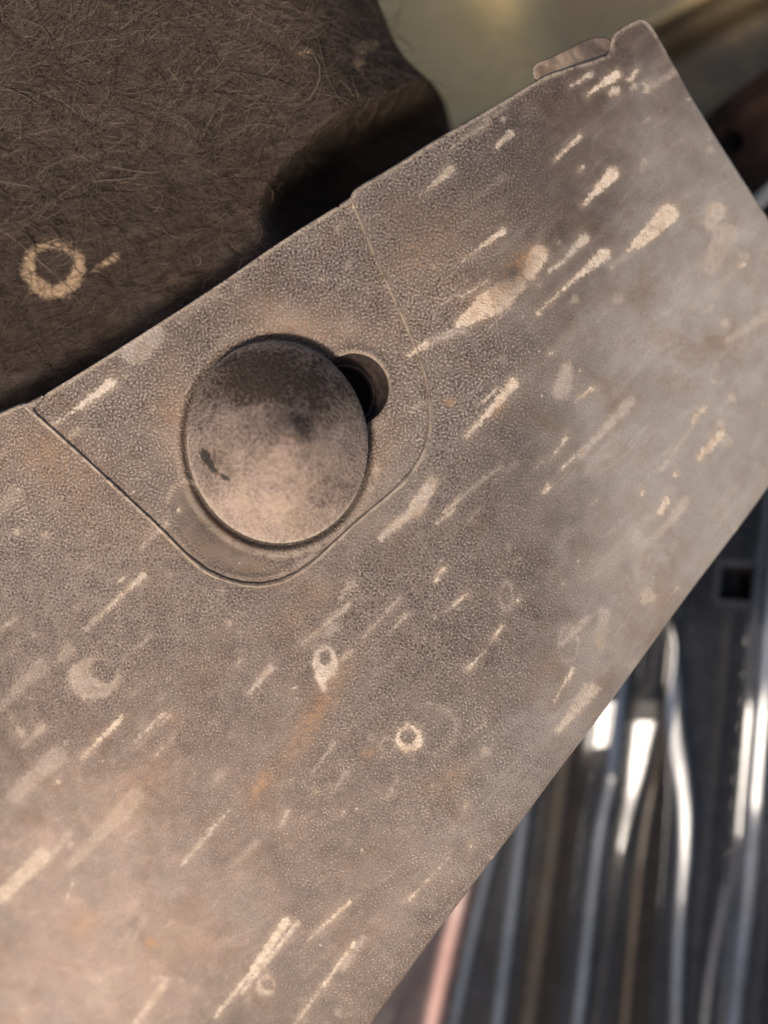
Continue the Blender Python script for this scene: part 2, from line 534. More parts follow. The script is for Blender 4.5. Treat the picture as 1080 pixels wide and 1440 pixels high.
RIM = [(494, 280), (512, 322), (530, 365), (551, 412), (577, 470), (598, 528), (606, 582), (600, 628), (570, 676), (500, 736), (430, 800), (380, 822), (330, 820), (280, 797), (210, 730), (130, 656), (60, 593), (36, 572)]
RIMS = spline(RIM, 120)
d_rim = line_dist(RIMS[::2])
LOW = [(1180, 540), (1080, 680), (1040, 736), (960, 841), (900, 925), (840, 1008), (780, 1086), (720, 1168), (640, 1272), (570, 1367), (518, 1442), (430, 1570)]
d_low = line_dist(LOW)
INNER = smooth_poly([(272, 676), (252, 678), (238, 692), (236, 715), (246, 745), (268, 775), (300, 800), (345, 812), (390, 808), (420, 785), (400, 740), (330, 720)], 2)
d_inner = poly_sdf(INNER)
CLIP_C = (390, 621)


def clip_r(x, y):
    """1 on the head's rim"""
    a = math.radians(4); dx = x - CLIP_C[0]; dy = y - CLIP_C[1]
    u = dx * math.cos(a) + dy * math.sin(a) * .6; v = -dx * math.sin(a) + dy * math.cos(a)
    return np.hypot(u / 127.5, v / 143)


def z_base(x, y):
    b = (-(x - 540) + (y - 720)) / 1.414
    z = -160 * (np.maximum(0, x - 560) / 520) ** 2 - 200 * (np.maximum(0, b - 60) / 700) ** 2
    z = z + 5 * (vnoise(x, y, 170, 5, 2) - .5)
    return z


def z_panel(x, y):
    z = z_base(x, y)
    z = z - 16 * np.maximum(0, 1 - d_low(x, y) / 46) ** 2
    z = z - .8 * np.exp(-(d_rim(x, y) / 12) ** 2)
    return z


def z_pad(x, y):
    z = z_base(x, y) - 4.0
    z = z - 2.2 * sst(-3, 5, d_inner(x, y))
    r = clip_r(x, y)
    z = z - 8 * sst(1.085, 1.01, r) - 4 * sst(1.13, 1.05, r) * sst(660, 560, y)
    z = z - 1.5 * np.exp(-((r - 1.13) / .05) ** 2)
    z = z + 3.0 * np.exp(-((d_hole(x, y) + 5) / 6) ** 2) * (r > .9)
    return z


# -------- dried splashes: x1,y1,r1 -> x2,y2,r2, tone (0 warm, 1 grey), opacity
ST = [(866, 105, 8, 825, 133, 2, 0, 1), (830, 105, 5, 805, 120, 2, .3, .7), (897, 98, 3, 885, 112, 4, .3, .8), (866, 127, 7, 860, 130, 5, .2, .7), (892, 121, 5, 889, 124, 4, .3, .6), (912, 122, 6, 908, 128, 4, .3, .5),
      (709, 168, 5, 708, 172, 3, .2, .8), (718, 188, 7, 698, 206, 4, .1, .95), (633, 239, 8, 600, 269, 3, 0, 1), (594, 271, 2, 590, 274, 2, 0, .8), (815, 192, 4, 780, 225, 3, 0, .8), (862, 244, 10, 820, 288, 3, 0, 1),
      (707, 325, 6, 680, 345, 4.5, 0, 1), (680, 345, 3, 650, 368, 2, 0, .9), (940, 300, 15, 895, 345, 8, 0, 1), (895, 345, 6, 860, 376, 2.5, .1, 1), (850, 358, 10, 810, 390, 4, .2, .85), (810, 390, 3, 757, 439, 1.4, .2, .9), (758, 439, 3.5, 757, 441, 3, 0, 1),
      (822, 335, 8, 795, 365, 3, .6, .6), (795, 365, 3, 772, 381, 3, .4, .7), (758, 358, 14, 744, 384, 11, .1, .75), (728, 398, 14, 694, 424, 20, 0, .55), (690, 425, 20, 646, 455, 8, 0, 1), (685, 395, 2, 650, 417, 2.5, .1, .9), (645, 415, 2, 622, 426, 2, .4, .7),
      (600, 482, 7, 575, 500, 4, 0, .85), (722, 538, 9, 700, 565, 8, 0, .95), (700, 565, 7, 655, 614, 3.5, .1, .9), (700, 546, 4, 678, 566, 3, .1, .8), (833, 546, 4.5, 810, 563, 2, 0, .95), (886, 565, 8, 815, 640, 5, .9, .45),
      (797, 614, 3.5, 775, 645, 2, .1, .95), (990, 573, 5, 974, 592, 4, 0, .8), (1014, 610, 8, 985, 642, 6, 0, .9), (951, 664, 4, 949, 668, 3, 0, .9), (938, 703, 6, 928, 720, 4, 0, .95), (772, 684, 5, 764, 692, 3, 0, .8), (606, 680, 11, 585, 715, 12, .4, .6),
      (585, 715, 9, 535, 756, 6, .4, .55), (648, 700, 4, 624, 722, 4, .2, .7), (640, 715, 4, 612, 737, 3, .2, .7), (623, 800, 5, 612, 817, 3, 0, .95), (655, 836, 4, 628, 859, 2, .1, .85), (202, 809, 6, 150, 856, 4, .4, .6), (148, 858, 6, 120, 884, 5, .5, .35),
      (156, 538, 9, 112, 572, 5, .5, .85), (112, 572, 4, 74, 597, 2.5, .5, .9), (491, 850, 6, 425, 905, 3, .7, .5), (565, 838, 3, 510, 896, 2.5, .4, .5), (572, 862, 3.5, 548, 890, 2.5, .3, .55), (705, 881, 4.5, 690, 905, 3, 0, .9), (683, 915, 2.5, 664, 935, 3, 0, .95), (663, 935, 5, 659, 941, 4, 0, 1),
      (806, 940, 4, 780, 985, 2, 0, .9), (836, 968, 9, 785, 1027, 5, .2, .55), (382, 938, 6, 350, 975, 4, .8, .5), (171, 1010, 6, 115, 1065, 3, 0, .95), (82, 1098, 3.5, 81, 1101, 3, 0, 1), (231, 1003, 4, 190, 1042, 2.5, .4, .7), (303, 1160, 5, 256, 1215, 3, .6, .65), (322, 1140, 3, 308, 1156, 3, .6, .6),
      (190, 1120, 14, 100, 1215, 8, .3, .25), (60, 1204, 13, 0, 1262, 10, .1, .55), (402, 1296, 8, 355, 1365, 7, .3, .95), (355, 1365, 5, 303, 1428, 3, .3, .95), (418, 1298, 5, 340, 1395, 4, .5, .8), (492, 1268, 5, 430, 1325, 2, 0, .85), (498, 1327, 5.5, 455, 1385, 4, 0, .9), (455, 1385, 3, 415, 1440, 2.5, .2, .7),
      (632, 1205, 1.8, 582, 1258, 2.2, .2, .95), (580, 1259, 5, 576, 1264, 4, .2, 1), (233, 1380, 7, 190, 1440, 6, .3, .5), (82, 1062, 14, 20, 1118, 12, .8, .25), (1008, 297, 14, 1000, 315, 10, .3, .4), (1046, 371, 5, 1042, 373, 4, 0, .9), (452, 950, 11, 455, 968, 6, .4, .8),
      (798, 515, 8, 790, 548, 14, .8, .35), (470, 1045, 4, 440, 1085, 3, .6, .4), (405, 1140, 4, 395, 1160, 3, .7, .5), (1020, 330, 18, 1000, 375, 12, .7, .3), (825, 870, 7, 790, 905, 5, .7, .35), (850, 860, 8, 845, 905, 8, .8, .3), (905, 690, 3, 903, 694, 3, 0, .8),
      (820, 235, 3, 816, 238, 3, .3, .6), (560, 1090, 3, 545, 1120, 5, .7, .3), (500, 290, 3, 497, 292, 3, 0, .9), (217, 575, 3, 216, 577, 3, 0, 1), (172, 813, 3.5, 170, 815, 3, 0, .9), (663, 1187, 2.5, 662, 1190, 2.5, 0, 1), (240, 1005, 3, 215, 1030, 2, .6, .5), (510, 1320, 6, 480, 1360, 9, .8, .35),
      (605, 480, 6, 650, 462, 8, .6, .35), (215, 470, 18, 190, 492, 22, .9, .35), (930, 660, 3, 985, 585, 2, .6, .35), (705, 655, 4, 640, 705, 5, .7, .35), (470, 880, 8, 460, 890, 8, .8, .3), (20, 870, 4, 0, 885, 4, .4, .5), (300, 600, 1, 301, 601, 1, 0, 0)]
RG = [(458, 928, 13, 17, 9.5, .5, .7), (575, 1037, 14, 15.5, 7.5, 0, 1), (375, 1385, 11, 11, 5, .5, .55), (140, 948, 27, 22, 11, .5, .36), (604, 1024, 36, 34, 1.2, .6, .4), (712, 838, 9, 18, 3.5, .8, .4), (545, 1048, 11, 10, 2.5, .7, .4), (350, 320, 22, 22, 3, .7, .0), (800, 905, 14, 24, 3, .8, .3)]
# soft haze of dust, and painted light on corner, right end and lower edge: x, y, rx, ry, angle, amount ; and pink share
SOFT = [(40, 1440, 360, 230, -35, 1.1, 1.0), (60, 1140, 190, 130, -40, .5, .8), (985, 460, 320, 240, -60, .85, 0), (1070, 560, 180, 360, 35, .7, 0), (880, 830, 110, 330, 38, .35, .3), (960, 180, 170, 130, 60, .38, 0), (640, 330, 110, 60, 40, .35, .6), (430, 452, 130, 34, 12, .8, .4), (150, 640, 160, 70, 40, .3, .2), (620, 1220, 330, 90, -52, .35, .7),
        (870, 920, 330, 70, -54, .4, .4), (300, 1300, 230, 200, -50, .3, .8), (240, 600, 40, 100, -10, .6, .3), (520, 720, 110, 40, -45, .5, .2), (560, 620, 40, 90, 15, .35, .2), (700, 620, 200, 160, -40, .15, 0), (500, 1050, 260, 260, 0, .22, .7), (330, 930, 280, 160, -45, .12, .6), (200, 480, 60, 30, -30, .6, .1), (350, 790, 110, 22, 15, .45, .1)]
RUST = [(430, 460, 120, 32, 14, .30), (250, 600, 26, 110, -8, .28), (540, 640, 26, 90, 20, .22), (330, 790, 130, 20, 18, .30), (100, 690, 160, 60, 40, .12), (620, 400, 90, 60, -40, .15), (640, 300, 60, 40, 0, .15), (440, 1010, 16, 88, 33, .55), (365, 1105, 9, 28, 33, .7), (180, 1120, 60, 30, -45, .3), (250, 1330, 60, 34, -40, .3), (640, 1090, 34, 16, -30, .35), (420, 860, 70, 20, -40, .2), (590, 350, 60, 34, -30, .3), (560, 300, 40, 20, -30, .25), (70, 640, 60, 30, 30, .25), (735, 372, 30, 16, -45, .9), (690, 420, 38, 16, -40, .45), (632, 565, 8, 5, 0, .7), (213, 1325, 9, 7, 0, .9), (120, 1300, 26, 18, -30, .5), (700, 575, 18, 6, -48, .4), (310, 740, 40, 12, 40, .25), (520, 1060, 14, 10, 0, .4), (240, 1010, 16, 10, 0, .25)]
DARK = [(716, 178, 20, 26, 20, .55), (722, 388, 26, 15, -45, .85), (610, 280, 170, 75, -30, .5), (820, 60, 60, 25, -25, .3), (300, 440, 110, 45, -32, .25), (925, 545, 55, 45, -40, .2), (760, 600, 120, 50, -35, .15), (290, 720, 50, 60, -30, .35), (900, 880, 60, 120, 30, .08), (690, 690, 120, 60, -40, .18), (340, 800, 80, 26, 10, .35)]  # dark patches; the wide one at the upper edge is painted shade


def blobs(x, y, L, k=5):
    out = np.zeros_like(x)
    for b in L:
        cx, cy, rx, ry, a = b[:5]; a = math.radians(a)
        u = (x - cx) * math.cos(a) + (y - cy) * math.sin(a); v = -(x - cx) * math.sin(a) + (y - cy) * math.cos(a)
        out = np.maximum(out, 0) + b[k] * np.exp(-((u / rx) ** 2 + (v / ry) ** 2))
    return out


def marks(x, y, ST, RG):
    m = np.full(x.shape, -12.0); tone = np.zeros_like(x); op = np.zeros_like(x); best = np.full(x.shape, -1e9)
    def take(d, tn, o):
        nonlocal m, tone, op, best
        s = d > best
        best = np.where(s, d, best); tone = np.where(s, tn, tone); op = np.where(s, o, op)
    for (x1, y1, r1, x2, y2, r2, tn, o) in ST:
        ex, ey = x2 - x1, y2 - y1; L2 = ex * ex + ey * ey + 1e-6
        t = np.clip(((x - x1) * ex + (y - y1) * ey) / L2, 0, 1)
        take(r1 + (r2 - r1) * t - np.hypot(x - x1 - t * ex, y - y1 - t * ey), tn, o)
    for q, (cx, cy, rx, ry, th, tn, o) in enumerate(RG):
        r = np.hypot((x - cx) / rx, (y - cy) / ry) * (1 + .22 * (vnoise(x, y, 17, 70 + q, 2) - .5))
        aa = np.arctan2(y - cy, x - cx)
        take(th * (.80 + (.9 if q == 3 else .3) * np.cos(aa - (1.6, 1.2, 2.5, 2.3, 5.5, .6, 3.6, 1, 4.4)[q])) - np.abs(r - 1) * (rx + ry) / 2, tn, o)
    return np.clip(best, -12, 8), tone, op


# many small random ticks along the flow of the panel, beside the drawn ones
for k in range(260):
    x = random.uniform(0, 1080); y = random.uniform(60, 1440)
    a = math.radians(31 + 24 * min(1, max(0, (y - 150) / 1100)) + random.gauss(0, 5))
    L = abs(random.gauss(0, 16)) + 1; r = random.choice([1.6, 1.9, 2.2, 2.8, 3.2])
    if random.random() < .45: L = 1; r = random.uniform(1.5, 2.8)
    if random.random() < .42: L *= random.uniform(1.5, 4); r *= random.uniform(1.5, 4.5); o = random.uniform(.14, .42)
    else: o = random.uniform(.35, .95)
    ST.append((x, y, r, x - L * math.cos(a), y + L * math.sin(a), r * .5, random.random() * .9, o))


def panel_attrs(x, y, rim, pad=False):
    m, tone, op = marks(x, y, ST, RG)
    soft = blobs(x, y, SOFT)
    pk = np.clip(sum(b[6] * b[5] * np.exp(-(((x - b[0]) / (b[2] * 1.3)) ** 2 + ((y - b[1]) / (b[3] * 1.3)) ** 2)) for b in SOFT) + .45 * sst(760, 330, x), 0, 1)
    rust = np.clip(blobs(x, y, RUST), 0, 1); dark = np.clip(blobs(x, y, DARK), 0, 1)
    do = np.abs(d_out(x, y))
    line = np.clip(1.0 * np.exp(-(do / 3.5) ** 2) * (y < 1300) * sst(100, 0, y - 700 + .4 * x - 0) + 0 * x, 0, 1)
    top = sst(60, -60, y - (640 - .62 * x))
    line = np.exp(-(do / 3.5) ** 2) * top * .8
    line = np.maximum(line, .8 * np.exp(-(d_rim(x, y) / 2.4) ** 2) * (.55 + .45 * sst(420, 250, x)))
    if pad:
        hr = np.abs(d_hole(x, y)); line = np.maximum(line, .55 * np.exp(-(hr / 3) ** 2) * sst(560, 520, y))
        ri = clip_r(x, y); line = np.maximum(line, .5 * np.exp(-(d_inner(x, y) / 3) ** 2) * sst(760, 700, y))
        line = np.maximum(line, (.30 * sst(600, 700, y) + .15) * np.exp(-((ri - 1.13) / .035) ** 2) * (.3 + 1.4 * vnoise(x, y, 22, 88, 3)))
        line = np.maximum(line, .5 * np.exp(-((d_pad(x, y) - 7) / 4) ** 2) * sst(680, 760, y) * vnoise(x, y, 20, 89, 3) * 1.4)
        dark = np.maximum(dark, .5 * np.exp(-((ri - 1.02) / .035) ** 2))  # gap shade round the clip head, painted in
    worm = np.clip(sst(900, 640, y + .25 * (x - 300)) + 0, 0, 1)
    grain = np.clip(1.08 - sst(560, 860, x - .15 * (y - 400) + 60 * (vnoise(x, y, 120, 9) - .5)) * .9, 0.16, 1)
    grain = grain * (1 - .55 * sst(700, 1250, (-(x - 540) + (y - 720)) / 1.414 + 260))
    grain = grain * (1 - .6 * np.clip(soft - .55, 0, 1))
    if pad: grain = grain * (1 - .55 * sst(0, 14, d_inner(x, y)) * sst(400, 330, x))
    grain = np.where(rim, grain * .3, grain)
    return dict(mark=m, tone=tone, opac=op, soft=np.clip(soft, 0, 1.2), pink=pk, rust=rust, dark=dark, line=line, worm=worm, grain=grain)


panel = empty("trim_panel", "long dusty brown grained plastic trim panel with dried mud splashes, crossing the whole picture", "trim panel")
f_face = lambda x, y: np.minimum(d_out(x, y), -d_pad(x, y))


def face_profile(px, py):
    return [(1.2, .7), (2.2, 2.4), (2.6, 6), (2.6, 26), (-6, 27), (-8, 12)]


V, F, x, y, rim = sheet(f_face, (-140, 10, 1176, 1560), 2.2, z_panel, face_profile)
np_mesh("face", V, F, M_PANEL, panel, panel_attrs(x, y, rim))
f_pad = lambda x, y: np.minimum(d_pad(x, y), -d_hole(x, y))
V, F, x, y, rim = sheet(f_pad, (30, 270, 612, 830), 2.0, z_pad, lambda px, py: [(.4, .6), (.6, 2), (.6, 18)])
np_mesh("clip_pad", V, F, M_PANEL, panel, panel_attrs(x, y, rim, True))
# raised seam round the pad
pz = np.array(z_base(RIMS[:, 0], RIMS[:, 1])) - 1.9
jit = vnoise(RIMS[:, 0], RIMS[:, 1], 25, 4, 2) - .5
V, F = tube(np.column_stack([RIMS[:, 0] + jit * 2, RIMS[:, 1] + jit * 2, pz]), 2.3 + jit * 1.2, 8)
n = len(V)
xx = np.repeat(RIMS[:, 0], 8); yy = np.repeat(RIMS[:, 1], 8)
at = panel_attrs(xx, yy, np.ones(n, bool)); at['line'] = np.clip(.5 + .4 * sst(420, 250, xx) + .6 * (vnoise(xx, yy, 40, 12) - .5), 0, 1)
np_mesh("pad_seam", V, F, M_PANEL, panel, at)
# wall of the vent hole, narrowing downwards, and its small inner lip
a = np.linspace(0, 2 * np.pi, 72, endpoint=False)
rows = [(HOLE_R + .3, 0, 0, -5.2), (HOLE_R - 1.5, 0, 0, -8), (HOLE_R - 4, -6, 5, -24), (HOLE_R - 7, -14, 10, -44), (HOLE_R - 9, -16, 11, -46), (HOLE_R - 10, -16, 11, -60), (HOLE_R - 10, -17, 11, -110)]
hx = []; hy = []; hz = []
for (r, ox, oy, dz) in rows:
    X = HOLE_C[0] + ox + r * np.cos(a); Y = HOLE_C[1] + oy + r * np.sin(a) / .97
    hx.append(X); hy.append(Y); hz.append(z_base(X, Y) * 0 + dz + z_base(np.array([HOLE_C[0]]), np.array([HOLE_C[1]]))[0])
hx = np.concatenate(hx); hy = np.concatenate(hy); hz = np.concatenate(hz)
i = np.arange(len(rows) - 1)[:, None]; j = np.arange(72)[None]; j2 = (j + 1) % 72
F = np.stack([i * 72 + j, (i + 1) * 72 + j, (i + 1) * 72 + j2, i * 72 + j2], -1).reshape(-1, 4)
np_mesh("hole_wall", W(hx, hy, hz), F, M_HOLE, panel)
ir = (a > 3.6) | (a < 1.2)
k = 3 * 72
lx, ly, lz = hx[k:k + 72], hy[k:k + 72], hz[k:k + 72]
lx, ly, lz = (np.append(v, v[0]) for v in (lx, ly, lz))
V, F = tube(np.column_stack([lx, ly, lz + .5]), np.full(73, 1.3), 6)
np_mesh("hole_lip", V, F, mat_plain("dull brown lip", (.07, .05, .04), (.14, .10, .075), 9, .8, .2), panel)
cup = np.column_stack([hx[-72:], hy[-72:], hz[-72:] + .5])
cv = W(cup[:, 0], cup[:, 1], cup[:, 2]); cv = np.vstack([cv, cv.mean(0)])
np_mesh("hole_floor", cv, np.stack([np.arange(72), np.full(72, 72), (np.arange(72) + 1) % 72], -1), M_VOID, panel)  # black disc standing in for the hole's unlit depth
# broken lug on the upper edge
LUG = smooth_poly([(753, 112), (751, 97), (756, 90), (772, 84), (800, 70), (826, 57), (846, 53), (860, 58), (866, 66), (864, 82), (850, 92), (800, 108), (766, 122)], 2)
d_lug = poly_sdf(LUG)
V, F, x, y, rim = sheet(d_lug, (745, 45, 872, 126), 2, lambda x, y: z_base(x, y) - 4 - 9 * vnoise(x, y, 16, 8, 4) - 5 * np.exp(-((np.hypot(x - 838, y - 68)) / 20) ** 2), lambda px, py: [(1, 1), (2, 3), (2, 22)])
at = panel_attrs(x, y, rim)
at['line'] = .9 * np.exp(-(d_lug(x, y) / 3) ** 2) * sst(775, 755, x) + .7 * np.exp(-(d_out(x, y) / 4) ** 2) + .35 * np.exp(-(np.hypot(x - 795, y - 92) / 16) ** 2)
at['soft'] = at['soft'] + .25 + .3 * vnoise(x, y, 14, 77, 3); at['rust'] = at['rust'] + .3
at['dark'] = .1 + .7 * np.exp(-(np.hypot((x - 838) / 26, (y - 68) / 15)) ** 2); at['grain'] = at['grain'] * .4
lug = np_mesh("lug", V, F, M_PANEL, panel, at)
lug['label'] = "darker broken lug on the panel's upper edge"

# ------------------------------------------------------------------ the push clip
clip = empty("push_clip", "round domed push clip head caked in dust, seated in the panel's recessed pad", "push clip")
nr, na = 70, 180
rr = np.concatenate([np.linspace(0.004, .97, nr), [.985, .995, 1.0, 1.0, .99, .96, .55]])
A = np.linspace(0, 2 * np.pi, na, endpoint=False)
R, AA = np.meshgrid(rr, A, indexing='ij')
zt = 7 + 78 * (1 - rr[:nr] ** 1.75) + 17 * np.exp(-(rr[:nr] / .19) ** 2)
zt = np.concatenate([zt, [6.6, 5.6, 4, -2, -4.5, -5, -5]])
ux = R * 127.5 * np.cos(AA); uy = R * 143 * np.sin(AA)
rot = math.radians(-4)
X = CLIP_C[0] + ux * math.cos(rot) - uy * math.sin(rot) * .9; Y = CLIP_C[1] + ux * math.sin(rot) * .6 + uy * math.cos(rot)
off = np.clip(1 - R, 0, 1) ** 1.0
X = X + 20 * off * (R < 1); Y = Y - 12 * off * (R < 1)      # the crown sits off centre: the head leans
Z = zt[:, None] + 0.045 * (X - CLIP_C[0]) - .01 * (Y - CLIP_C[1]) + 1.6 * (vnoise(X, Y, 30, 21, 3) - .5) * (R < .98)
x = X.ravel(); y = Y.ravel(); z = Z.ravel()
i = np.arange(len(rr) - 1)[:, None]; j = np.arange(na)[None]; j2 = (j + 1) % na
F = np.stack([i * na + j, (i + 1) * na + j, (i + 1) * na + j2, i * na + j2], -1).reshape(-1, 4)
F = F[:, ::-1]
g2 = lambda cx, cy, rx, ry, k: k * np.exp(-(((x - cx) / rx) ** 2 + ((y - cy) / ry) ** 2))
dk = g2(382, 533, 95, 50, .62) + g2(422, 612, 36, 32, .42) + g2(345, 520, 60, 36, .2) + g2(470, 690, 34, 26, .3) - g2(370, 715, 110, 50, .30) + g2(455, 545, 40, 45, .22) + g2(300, 640, 30, 40, .22) - g2(330, 488, 70, 14, .25) - g2(480, 610, 26, 50, .2) - g2(385, 578, 50, 13, .22) + .18 * sst(640, 540, y)  # patches with less dust, plus painted shade on the head's upper side
chips = marks(x, y, [(287, 638, 7, 296, 655, 5, 0, 1), (300, 662, 3, 324, 676, 3, 0, 1), (280, 600, 3, 286, 606, 2, 0, 1), (292, 650, 4, 302, 662, 3, 0, 1), (305, 520, 4, 330, 500, 4, 0, 1)], [])[0]
rflat = R.ravel()
ed = .5 * np.exp(-((rflat - 1) / .02) ** 2) * sst(560, 700, y) + .12 * np.exp(-((rflat - .98) / .03) ** 2)
np_mesh("head", W(x, y, z), F, M_CLIP, clip, dict(dark=dk, mark=chips, line=ed))
# stem below the head
V, F = tube([(392, 620, -3), (392, 620, -20), (392, 620, -40), (392, 620, -120)], np.array([60, 52, 44, 38]), 40)
np_mesh("stem", V, F, M_VOID, clip)

# ------------------------------------------------------------------ the felt liner
liner = empty("felt_liner", "matted dark brown felt wheel arch liner behind the panel, with one pale dried ring", "liner")
LIN = smooth_poly([(-200, -160), (470, -160), (500, -60), (527, 0), (556, 74), (588, 104), (612, 126), (628, 160), (640, 230), (600, 420), (330, 640), (60, 780), (-200, 820)], 2)
d_lin = poly_sdf(LIN)


def z_lin(x, y):
    z = -98 + 18 * (vnoise(x, y, 200, 14, 2) - .5) + 7 * (vnoise(x, y, 26, 15, 3) - .5)
    hx_ = (x - 540) * .86 + (y - 235) * -.5; hy_ = (x - 540) * .5 + (y - 235) * .86
    z = z - 330 * sst(1.38, .5, np.hypot(hx_ / 146, hy_ / 72))
    z = z - 60 * sst(-10, 130, y - (560 - .62 * x)) * .5
    lip = d_lin(x, y)
    z = z - 130 * np.maximum(0, 1 - lip / 130) ** 2
    z = z + 26 * np.exp(-(((x - 600) / 26) ** 2 + ((y - 145) / 36) ** 2))
    z = z + 20 * sst(400, 0, y) * sst(500, 100, x)
    z = z - 6 * np.exp(-(line_dist([(316, 338), (340, 360)])(x, y) / 3) ** 2)
    return z


V, F, x, y, rim = sheet(d_lin, (-196, -156, 640, 816), 3.0, z_lin, lambda px, py: [(2, 2), (4, 7), (4, 26)])
fm = marks(x, y, [(433, 72, 9, 427, 77, 8, 0, 1), (523, 64, 10, 515, 66, 9, 0, 1), (504, 69, 8, 503, 70, 7, 0, 1), (506, 86, 9, 503, 90, 8, 0, 1), (2, 77, 10, 0, 79, 9, 0, 1), (163, 361, 6, 140, 375, 4, 0, 1), (150, 366, 4, 130, 382, 2, 0, 1), (380, 62, 2, 379, 62, 2, 0, 1), (285, 75, 3, 275, 77, 2, 0, 1)], [(76, 377, 36, 33, 12, 0, 1)])[0]
np_mesh("felt_sheet", V, F, M_FELT, liner, dict(mark=fm))

# loose matted fibres standing on the felt
NF = 13000
fx = rng.uniform(-60, 640, NF * 3); fy = rng.uniform(-60, 560, NF * 3)
dens = .16 + 1.0 * sst(420, 120, fy + .25 * fx) * sst(500, 300, fx + .2 * fy)
vis = (fy < 585 - .62 * fx + 20) & (d_lin(fx, fy) > 34 * sst(430, 500, fx) + 8) & (rng.random(NF * 3) < dens)
fx = fx[vis][:NF]; fy = fy[vis][:NF]; NF = len(fx)
SEG = 7
L = rng.gamma(2.2, 20, NF) + 14
L = np.where(fy + .25 * fx > 330, L * .4, L * 1.25)
flow = np.radians(-18 + 70 * (vnoise(fx, fy, 140, 22, 2) - .5))
ang = flow + rng.normal(0, .62, NF)
curv = rng.normal(0, .16, NF)
pts = np.zeros((NF, SEG, 3)); cx, cy = fx.copy(), fy.copy()
lift = rng.gamma(1.5, .8, NF)
for k in range(SEG):
    t = k / (SEG - 1)
    pts[:, k, 0] = cx; pts[:, k, 1] = cy
    pts[:, k, 2] = lift * math.sin(math.pi * t) + .3
    cx = cx + np.cos(ang) * L / SEG; cy = cy + np.sin(ang) * L / SEG
    ang = ang + curv + rng.normal(0, .16, NF)
pts[:, :, 2] += z_lin(pts[:, :, 0], pts[:, :, 1])
rad = rng.uniform(.25, .55, NF); tone = np.clip(rng.beta(1.6, 2.2, NF), 0, 1)
thick = rng.random(NF) < .05 * sst(420, 200, fy + .3 * fx) + .01
rad = np.where(thick, rad * 1.8, rad); tone = np.where(thick, np.clip(tone + .25, 0, 1), tone)
mid_ = pts[:, SEG // 2]
rr_ = np.hypot((mid_[:, 0] - 76) / 36, (mid_[:, 1] - 377) / 33)
tone = np.where((np.abs(rr_ - 1) < .3) & (rng.random(NF) < .8), 1.2 + .4 * tone, tone)
T = np.gradient(pts, axis=1); T /= np.linalg.norm(T, axis=2, keepdims=True) + 1e-9
Nn = np.cross(T, np.array([0, 0, 1.0])); Nn /= np.linalg.norm(Nn, axis=2, keepdims=True) + 1e-9
Bn = np.cross(T, Nn)
a3 = np.arange(3) * 2 * np.pi / 3
RV = pts[:, :, None] + (rad[:, None, None, None] * np.array([.5, .9, 1, 1, 1, .9, .4])[None, :, None, None]) * (np.cos(a3)[None, None, :, None] * Nn[:, :, None] + np.sin(a3)[None, None, :, None] * Bn[:, :, None])
RV = RV.reshape(-1, 3)
fi = np.arange(NF)[:, None, None] * SEG * 3; i = np.arange(SEG - 1)[None, :, None]; j = np.arange(3)[None, None]
j2 = (j + 1) % 3
F = np.stack([fi + i * 3 + j, fi + i * 3 + j2, fi + (i + 1) * 3 + j2, fi + (i + 1) * 3 + j], -1).reshape(-1, 4)
fo = np_mesh("fibre", W(RV[:, 0], RV[:, 1], RV[:, 2]), F, M_FIBRE, liner, dict(tone=np.repeat(tone, SEG * 3)))
fo['kind'] = 'stuff'

# ------------------------------------------------------------------ painted body sheet behind the panel's upper end
body = empty("body_panel", "olive beige painted body metal, blurred behind the panel's upper end", "body panel")
c1 = ((870, 62), (1000, -8))


def side(x, y, p, q):
    ex, ey = q[0] - p[0], q[1] - p[1]; L = math.hypot(ex, ey)
    return ((x - p[0]) * -ey + (y - p[1]) * ex) / L      # positive below the line


def z_body(x, y):
    s = side(x, y, *c1)
    z = -720 + 0 * x
    z = z + 12 * np.exp(-((s + 5) / 8) ** 2)
    z = z - 150 * sst(2, 16, s) * sst(62, 34, s)
    z = z - 70 * sst(34, 62, s) + 30 * np.exp(-((s - 150) / 14) ** 2) - 130 * sst(152, 180, s)
    s2 = side(x, y, (740, -40), (780, 60))
    z = z - 60 * sst(-40, 30, -s2 * 1.0)
    z = z + 8 * (vnoise(x, y, 140, 33) - .5)
    return z


BODY = smooth_poly([(430, -420), (1500, -420), (1500, 520), (1160, 560), (900, 480), (560, 520), (430, 380)], 1)
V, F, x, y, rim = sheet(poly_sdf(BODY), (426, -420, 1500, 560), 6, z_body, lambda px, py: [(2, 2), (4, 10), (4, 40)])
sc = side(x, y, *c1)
np_mesh("body_sheet", V, F, M_PAINT, body, dict(dark=np.clip(.9 * sst(-6, 3, sc) + .55 * sst(700, 800, x - .3 * y) * sst(-4, -14, sc), 0, 1)))  # dark paints the shade beyond the crease and on the right part
